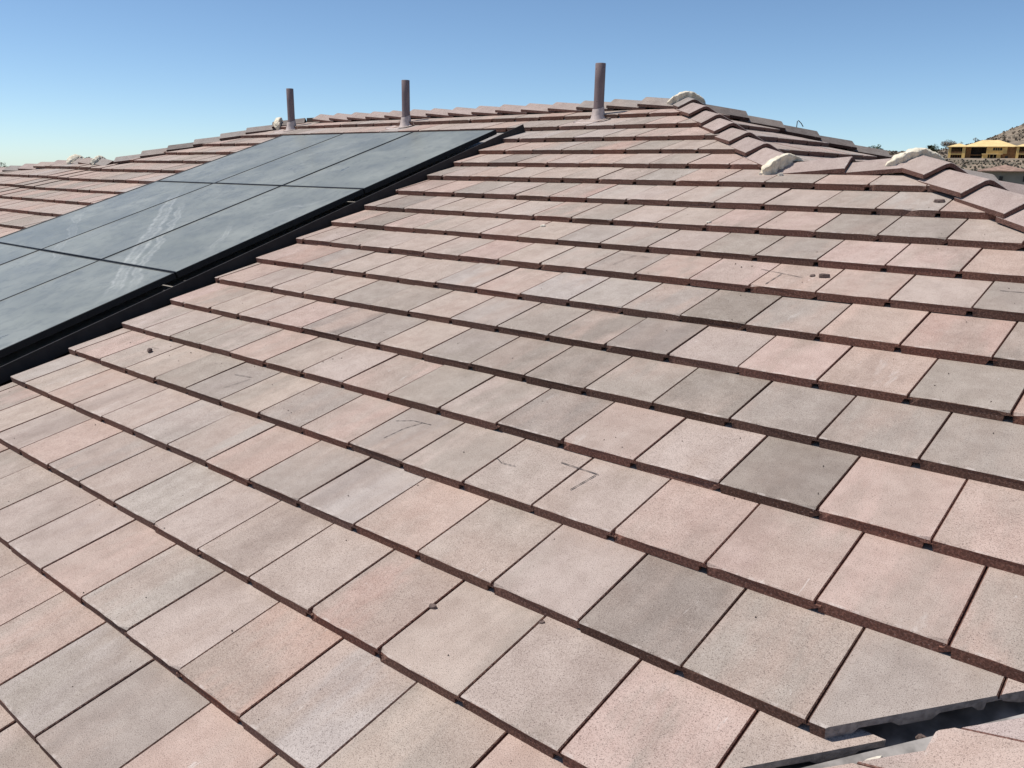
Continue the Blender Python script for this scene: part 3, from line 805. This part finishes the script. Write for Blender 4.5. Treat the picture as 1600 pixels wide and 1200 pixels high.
def shard(x, y, z, a, b, h, rot, tilt, mat, label, seed):
    o = chip('tile_shard', 0.5, 0.5, a, b, h, 0, mat, label, 'tile shard', seed)
    o.matrix_world = Matrix.Translation((x, y, z)) @ Matrix.Rotation(rot, 4, 'Z') @ Matrix.Rotation(tilt, 4, 'Y')
shard(4.405, 0.005, -0.040, 0.034, 0.008, 0.008, 0.95, -0.25, M_white_chip, 'pale broken lug lying in the valley gutter beside the pinkish cut tile', 31)
shard(4.335, -0.055, -0.070, 0.014, 0.005, 0.006, 1.2, -0.5, M_white_chip, 'small pale shard in the dark gutter near the bottom edge', 32)
shard(4.465, 0.125, -0.022, 0.014, 0.007, 0.010, 0.5, 0.3, M_stone, 'brownish shard wedged under the large cut tile in the gutter', 33)
def build_grit():
    rng = random.Random(44); V = []; F = []
    spots = [(0.105, .562), (.431, .633), (.657, .627), (.986, .61), (1.591, .801), (1.608, .847), (1.642, .871), (3.04, 2.33), (3.0, 2.30), (2.95, 2.34)]
    for k in range(330):
        if k < len(spots): u, v = spots[k]; s = 0.005
        else:
            u, v = rng.uniform(-0.1, 4.4), rng.uniform(-0.9, 4.6); s = rng.choice([0.0015, 0.002, 0.003, 0.0035])
            if u + v * C_ > 6.0 and v > 3.5 or u - v * C_ > 4.2: continue
        p = surf(u, v, 0.0012); b = len(V)
        for d in ((1, 0, 0), (-.5, .8, 0), (-.5, -.8, 0), (0.1, 0, 1.0)):
            V.append(p + Vector(d) * s * rng.uniform(0.7, 1.3))
        F += [(b, b + 1, b + 3), (b + 1, b + 2, b + 3), (b + 2, b, b + 3)]
    mesh_obj('grit', pyd('grit', V, F), M_grit, None, kind='stuff', label='fine dark grit scattered over the tiles', cat='grit')
build_grit()
# bent wire sticking up from the far hip
hw = Vector((H1 - YR + 0.72, YR + 0.72, zr - 0.72 * K + 0.06))
bm = bmesh.new(); tube(bm, [hw + Vector((0, 0, -0.05)), hw + Vector((0.002, 0.003, 0.035)), hw + Vector((0.008, 0.008, 0.042)), hw + Vector((0.03, 0.026, 0.018)), hw + Vector((0.045, 0.04, -0.012))], 0.004, 6)
mesh_obj('bent_wire', bm_mesh(bm, 'bent_wire'), M_wire, None, label='bent rusty wire sticking up from the dark far hip caps', cat='wire')

# ------------------------------------------------------------------ far background
M_osb = simple('osb_sheathing', (0.70, 0.47, 0.17), 0.9, 0.12, 0.8)
M_osb_roof = simple('osb_roof_sheets', (0.72, 0.53, 0.25), 0.9, 0.10, 0.5)
M_lumber_shade = simple('lumber_and_shaded_wall', (0.30, 0.15, 0.06), 0.9, 0.3, 1.0)
M_dark_int = simple('dark_interior', (0.03, 0.022, 0.016), 0.95, 0.3, 0.5)
M_win_dark = simple('window_opening', (0.02, 0.018, 0.016), 0.5)
M_green_wrap = simple('green_sheathing', (0.16, 0.28, 0.20), 0.9)
def hip_roof_mesh(x0, x1, y0, y1, ze, rise, over=0.5, th=0.18):
    x0 -= over; x1 += over; y0 -= over; y1 += over; w = (y1 - y0) / 2; wx = min(w, (x1 - x0) / 2 - 0.01); ym = (y0 + y1) / 2
    v = [(x0, y0, ze), (x1, y0, ze), (x1, y1, ze), (x0, y1, ze), (x0 + wx, ym, ze + rise), (x1 - wx, ym, ze + rise)]
    v += [(a, b, c - th) for a, b, c in v[:4]]
    f = [(0, 1, 5, 4), (1, 2, 5), (2, 3, 4, 5), (3, 0, 4), (0, 6, 7, 1), (1, 7, 8, 2), (2, 8, 9, 3), (3, 9, 6, 0), (6, 9, 8, 7)]
    return v, f
def framed_house(origin, yaw, lab, mirror=False):
    root = empty('unfinished_house', origin, lab, 'house', 'unfinished timber houses on the hillside')
    root.rotation_euler = (0, 0, yaw)
    def part(name, boxes, mat):
        bm = bmesh.new()
        for b in boxes: box(bm, *b)
        return mesh_obj(name, bm_mesh(bm, name), mat, root)
    H = 5.35
    for b in [(0, .95, 0, .95, 0, H), (5.0, 6.2, 0, 1.2, 0, H), (12.4, 14.4, 0.2, 0.8, 0, 2.3), (17.5, 19.0, .2, .8, 0, 2.4)]: part('column', [b], M_osb)
    part('floor_slab', [(0.95, 5.0, .1, 5, 2.15, 2.65)], M_osb)
    part('railing', [(0.95, 5.0, .15, .3, 2.65, 3.35)] + [(1.2 + .5 * k, 1.3 + .5 * k, .2, .3, 3.35, 4.6) for k in range(7)], M_lumber_shade)
    part('back_wall', [(0.95, 5.0, 4.6, 4.8, 0, 2.15), (0.95, 5.0, 4.6, 4.8, 2.65, H)], M_dark_int)
    part('stud', [(1.6 + .9 * k, 1.75 + .9 * k, 1.0, 1.2, 0, 2.1) for k in range(4)], M_lumber_shade)
    part('side_wall', [(6.25, 8.2, 2.0, 2.3, 0, H)], M_lumber_shade)
    part('deep_bay', [(8.25, 13.9, 3.5, 3.8, 0, H)], M_dark_int)
    part('floor_beam', [(8.3, 13.4, 2.3, 2.6, 1.95, 2.25)], M_lumber_shade)
    part('upper_wall', [(13.7, 16.0, 0.4, 5, 2.6, H), (19.2, 21.0, 0.4, 5, 2.6, H), (16.0, 19.2, .4, 5, 2.6, 3.85), (16.0, 19.2, .4, 5, 4.95, H)], M_osb)
    for k in range(4):
        part('window', [(16.02 + .8 * k, 16.7 + .8 * k, .7, .8, 3.86, 4.94)], M_win_dark)
    for k in range(3): part('mullion', [(16.7 + .8 * k, 16.82 + .8 * k, .5, .8, 3.86, 4.94)], M_osb)
    part('porch_roof', [(12.2, 19.6, -.4, .38, 2.32, 2.58)], M_osb_roof)
    part('entry', [(14.4, 17.5, 1.6, 1.9, 0, 2.3)], M_dark_int)
    part('door_frame', [(15.0, 15.25, 1.3, 1.58, 0, 2.3), (16.3, 16.5, 1.3, 1.58, 0, 2.3)], M_osb)
    part('right_wall', [(19.0, 24.3, 1.2, 1.5, 0, 2.55), (21.05, 24.3, 1.2, 1.5, 2.6, H)], M_lumber_shade)  # wall in shadow: its shade is put in as dark lumber brown
    part('window', [(20.6, 21.6, 1.1, 1.19, .5, 1.7)], M_win_dark)
    for a in ((-.2, 7.2, 0, 9, H, 1.45), (5.5, 24.3, 0.2, 13, H + .02, 2.75)):
        v, f = hip_roof_mesh(*a); mesh_obj('roof', pyd('roof', v, f), M_osb_roof, root)
    bm = bmesh.new(); box(bm, 0.5, 24, 8.5, 12.5, 0, H - .2); mesh_obj('rear_block', bm_mesh(bm, 'rear_block'), M_dark_int, root)
yb = math.atan2(390.65 - 386.64, 91.43 - 73.46)
framed_house((-91.4, 386.7, 9.45), yb, 'half-built yellow timber house, left of the two on the hillside')
framed_house((-91.4 + 23.6, 386.7 + 5.2, 9.55), yb, 'half-built yellow timber house cut off by the right photo edge')

M_nroof = simple('far_tile_roof', (0.30, 0.20, 0.155), 0.95, 0.25, 0.9)
M_nwall = simple('far_grey_green_stucco', (0.20, 0.195, 0.16), 0.95, 0.1, 0.5)
M_white = simple('white_trim', (0.75, 0.70, 0.58), 0.8)
def neighbour():
    o = Vector((-41.5, 213.5, -1.7)); root = empty('neighbouring_house', tuple(o), 'low grey-green house with brown hipped tile roof behind the right-hand caps', 'house')
    root.rotation_euler = (0, 0, 0.2)
    bm = bmesh.new(); box(bm, 0.6, 26, 0.6, 11, 0, 5.2); mesh_obj('wall', bm_mesh(bm, 'wall'), M_nwall, root)
    for a in ((0, 9.5, 0, 9, 5.2, 1.3), (7.8, 27, 1.5, 12, 5.25, 1.55)):
        v, f = hip_roof_mesh(*a, over=.5); mesh_obj('roof', pyd('roof', v, f), M_nroof, root)
    for x, z in ((8.6, 2.9), (4.0, 2.8), (15, 2.9)):
        bm = bmesh.new(); box(bm, x, x + .75, .5, .58, z, z + 1.2); w = mesh_obj('window', bm_mesh(bm, 'window'), M_win_dark, root)
        for xa in (x - .1, x + .75):
            bm = bmesh.new(); box(bm, xa, xa + .1, .48, .6, z, z + 1.2); mesh_obj('jamb', bm_mesh(bm, 'jamb'), M_nwall, w)
    bm = bmesh.new(); box(bm, 10.7, 11.3, .3, .58, 0.5, 4.0); box(bm, 10.7, 14, .3, .58, 4.02, 4.3); mesh_obj('door_surround', bm_mesh(bm, 'door_surround'), M_white, root)
neighbour()

# trees ------------------------------------------------------------------------------------
def leaf_mat(name, a, b):
    t = NT(name); co = t.coord(); t.put(t.b.inputs['Base Color'], t.mix(t.noise(co, 0.9, 3), c4(a), c4(b))); t.b.inputs['Roughness'].default_value = 0.8; return t.m
M_leaf = leaf_mat('dark_foliage', (0.022, 0.032, 0.014), (0.06, 0.075, 0.03))
M_leaf2 = leaf_mat('dry_foliage', (0.145, 0.118, 0.088), (0.21, 0.17, 0.125))
M_bark = simple('bark', (0.10, 0.075, 0.055), 0.95, 0.3, 4, bump=0.5, bscale=12)
def leaf_cloud(n, r, h, z0, ls, rng, clumps=9):
    cs = []
    for _ in range(clumps):
        a = rng.uniform(0, 6.28); q = rng.uniform(0.1, 0.75) * r; cs.append((q * math.cos(a), q * math.sin(a), z0 + rng.uniform(0.15, 0.85) * h, rng.uniform(0.25, 0.45) * r))
    V = []; F = []
    for _ in range(n):
        c = rng.choice(cs); d = Vector((rng.gauss(0, 1), rng.gauss(0, 1), rng.gauss(0, 0.8))); d.normalize(); p = Vector(c[:3]) + d * c[3] * rng.uniform(0.6, 1.1)
        a = Vector((rng.gauss(0, 1), rng.gauss(0, 1), rng.gauss(0, 1))).normalized() * ls; b = a.orthogonal().normalized() * ls * 0.5
        k = len(V); V += [p - a, p + b, p + a, p - b]; F.append((k, k + 1, k + 2, k + 3))
    return V, F
def tree(x, y, h, r, name, lab, seed, mat=None, group=None, n=1100, trunk=0.35, zb=None):
    rng = random.Random(seed); z = terrain_z(x, y) - 0.1 if zb is None else zb
    root = empty(name, (x, y, z), lab, 'tree' if 'shrub' not in name else 'shrub', group)
    bm = bmesh.new(); tr = max(0.05, 0.028 * h)
    tube(bm, [(0, 0, -.2), (0.02 * h, 0, h * trunk), (0.03 * h, 0.02 * h, h * 0.7)], [tr * 1.3, tr, tr * 0.4], 8)
    for k in range(5):
        a = k * 1.3 + seed; tube(bm, [(0.02 * h, 0, h * (trunk + .04 * k)), (r * .5 * math.cos(a), r * .5 * math.sin(a), h * (trunk + .2 + .05 * k))], [tr * .5, tr * .2], 6)
    mesh_obj('trunk', bm_mesh(bm, 'trunk'), M_bark, root)
    v, f = leaf_cloud(n, r, h * (1 - trunk * .8), h * trunk * .8, 0.16 + 0.02 * h, rng)
    mesh_obj('crown', pyd('crown', v, f), mat or M_leaf, root)
def palm(x, y, h, lab, seed, ztop):
    rng = random.Random(seed); z = terrain_z(x, y)
    hh = max(2.0, ztop - z); root = empty('palm_tree', (x, y, z), lab, 'tree')
    bm = bmesh.new(); tube(bm, [(0, 0, -.3), (0.1, 0, hh * .5), (0.0, 0.1, hh)], [.35, .26, .24], 8); mesh_obj('trunk', bm_mesh(bm, 'trunk'), M_bark, root)
    V = []; F = []
    for k in range(46):
        a = rng.uniform(0, 6.28); e = rng.uniform(-0.5, 1.3); L = rng.uniform(2.0, 2.9)
        d = Vector((math.cos(a) * math.cos(e), math.sin(a) * math.cos(e), math.sin(e))); s = d.cross(Vector((0, 0, 1))).normalized()
        prev = None
        for i in range(6):
            t = i / 5; p = Vector((0, 0, hh)) + d * L * t - Vector((0, 0, 1)) * L * .45 * t * t; w = .34 * math.sin(math.pi * (0.12 + .85 * t))
            b = len(V); V += [p - s * w - Vector((0, 0, .1 * w)), p, p + s * w - Vector((0, 0, .1 * w))]
            if prev is not None: F += [(prev, prev + 1, b + 1, b), (prev + 1, prev + 2, b + 2, b + 1)]
            prev = b
    mesh_obj('crown', pyd('crown', V, F), M_leaf, root)
palm(-80.2, 317.2, 9, 'small dark palm just left of the unfinished houses', 1, 11.6)
tree(-119.7, 503.3, 7.5, 4.6, 'hill_tree', 'round grey-green tree on the skyline above the unfinished houses', 2, M_leaf2)
tree(-87.5, 283.7, 9.5, 6.5, 'broadleaf_tree', 'dark bushy treetop showing over the far dark hip caps', 3, n=1500, zb=1.6)
tree(-83.0, 330, 4.5, 3.0, 'hill_shrub', 'dark low shrub left of the palm', 4, n=500)
tree(-380, 128.8, 7.2, 5, 'broadleaf_tree', 'dark treetop at the far left edge above the hip', 5, n=1400, zb=-6)
tree(-270, 118.8, 10.9, 3.2, 'broadleaf_tree', 'tiny dark treetop peeking over the left hip caps', 6, n=600, zb=-6)
for i, (x, y, h, r, s, lab) in enumerate(((-137.0, 590, 5.5, 3.2, 11, 'bare thin shrub on the hill skyline, leftmost of the skyline pair'), (-129.5, 600, 5.0, 2.0, 12, 'tall thin shrub on the hill skyline, right of the skyline pair'))):
    tree(x, y, h, r, 'hill_shrub', lab, s, M_leaf2, n=160, trunk=.3)
def scrub():
    rng = random.Random(77); V = []; F = []
    for _ in range(3600):
        az = math.radians(rng.uniform(-19, -6)); d = rng.uniform(425, 760) if rng.random() < .8 else rng.uniform(230, 425)
        x = CAM.x + d * math.sin(az); y = CAM.y + d * math.cos(az)
        if 330 < d < 425: continue
        if noise.noise(Vector((x * .03, y * .03, 3))) < 0.0 and d > 430: continue
        z = terrain_z(x, y); r = rng.uniform(.35, 0.95) if d > 430 else rng.uniform(.3, .7)
        for k in range(6):
            p = Vector((x, y, z)) + Vector((rng.uniform(-1, 1) * r, rng.uniform(-1, 1) * r, rng.uniform(0, 1.2) * r))
            a = Vector((rng.gauss(0, 1), rng.gauss(0, 1), rng.gauss(0, 1))).normalized() * r * .8; b = a.orthogonal().normalized() * r * .6
            q = len(V); V += [p - a, p + b, p + a, p - b]; F.append((q, q + 1, q + 2, q + 3))
    mesh_obj('scrub', pyd('scrub', V, F), M_leaf2, None, kind='stuff', label='dry chaparral scrub covering the hillside', cat='scrub')
    V = []; F = []
    for i in range(46):
        for j in range(7):
            az = math.radians(-17 + 10 * (i + .5 * (j % 2)) / 46); d = 245 + 14 * j + rng.uniform(-2, 2)
            x = CAM.x + d * math.sin(az); y = CAM.y + d * math.cos(az); z = terrain_z(x, y)
            for k in range(12):
                a = rng.uniform(0, 6.28); p = Vector((x, y, z)); t = p + Vector((math.cos(a) * .5, math.sin(a) * .5, rng.uniform(.3, .7))); s = Vector((-math.sin(a), math.cos(a), 0)) * .22
                q = len(V); V += [p - s, p + s, t]; F.append((q, q + 1, q + 2))
    mesh_obj('hillside_planting', pyd('hillside_planting', V, F), leaf_mat('agave', (.10, .12, .08), (.2, .21, .15)), None, kind='stuff', label='rows of pale spiky plants on the slope below the unfinished houses', cat='planting')
scrub()
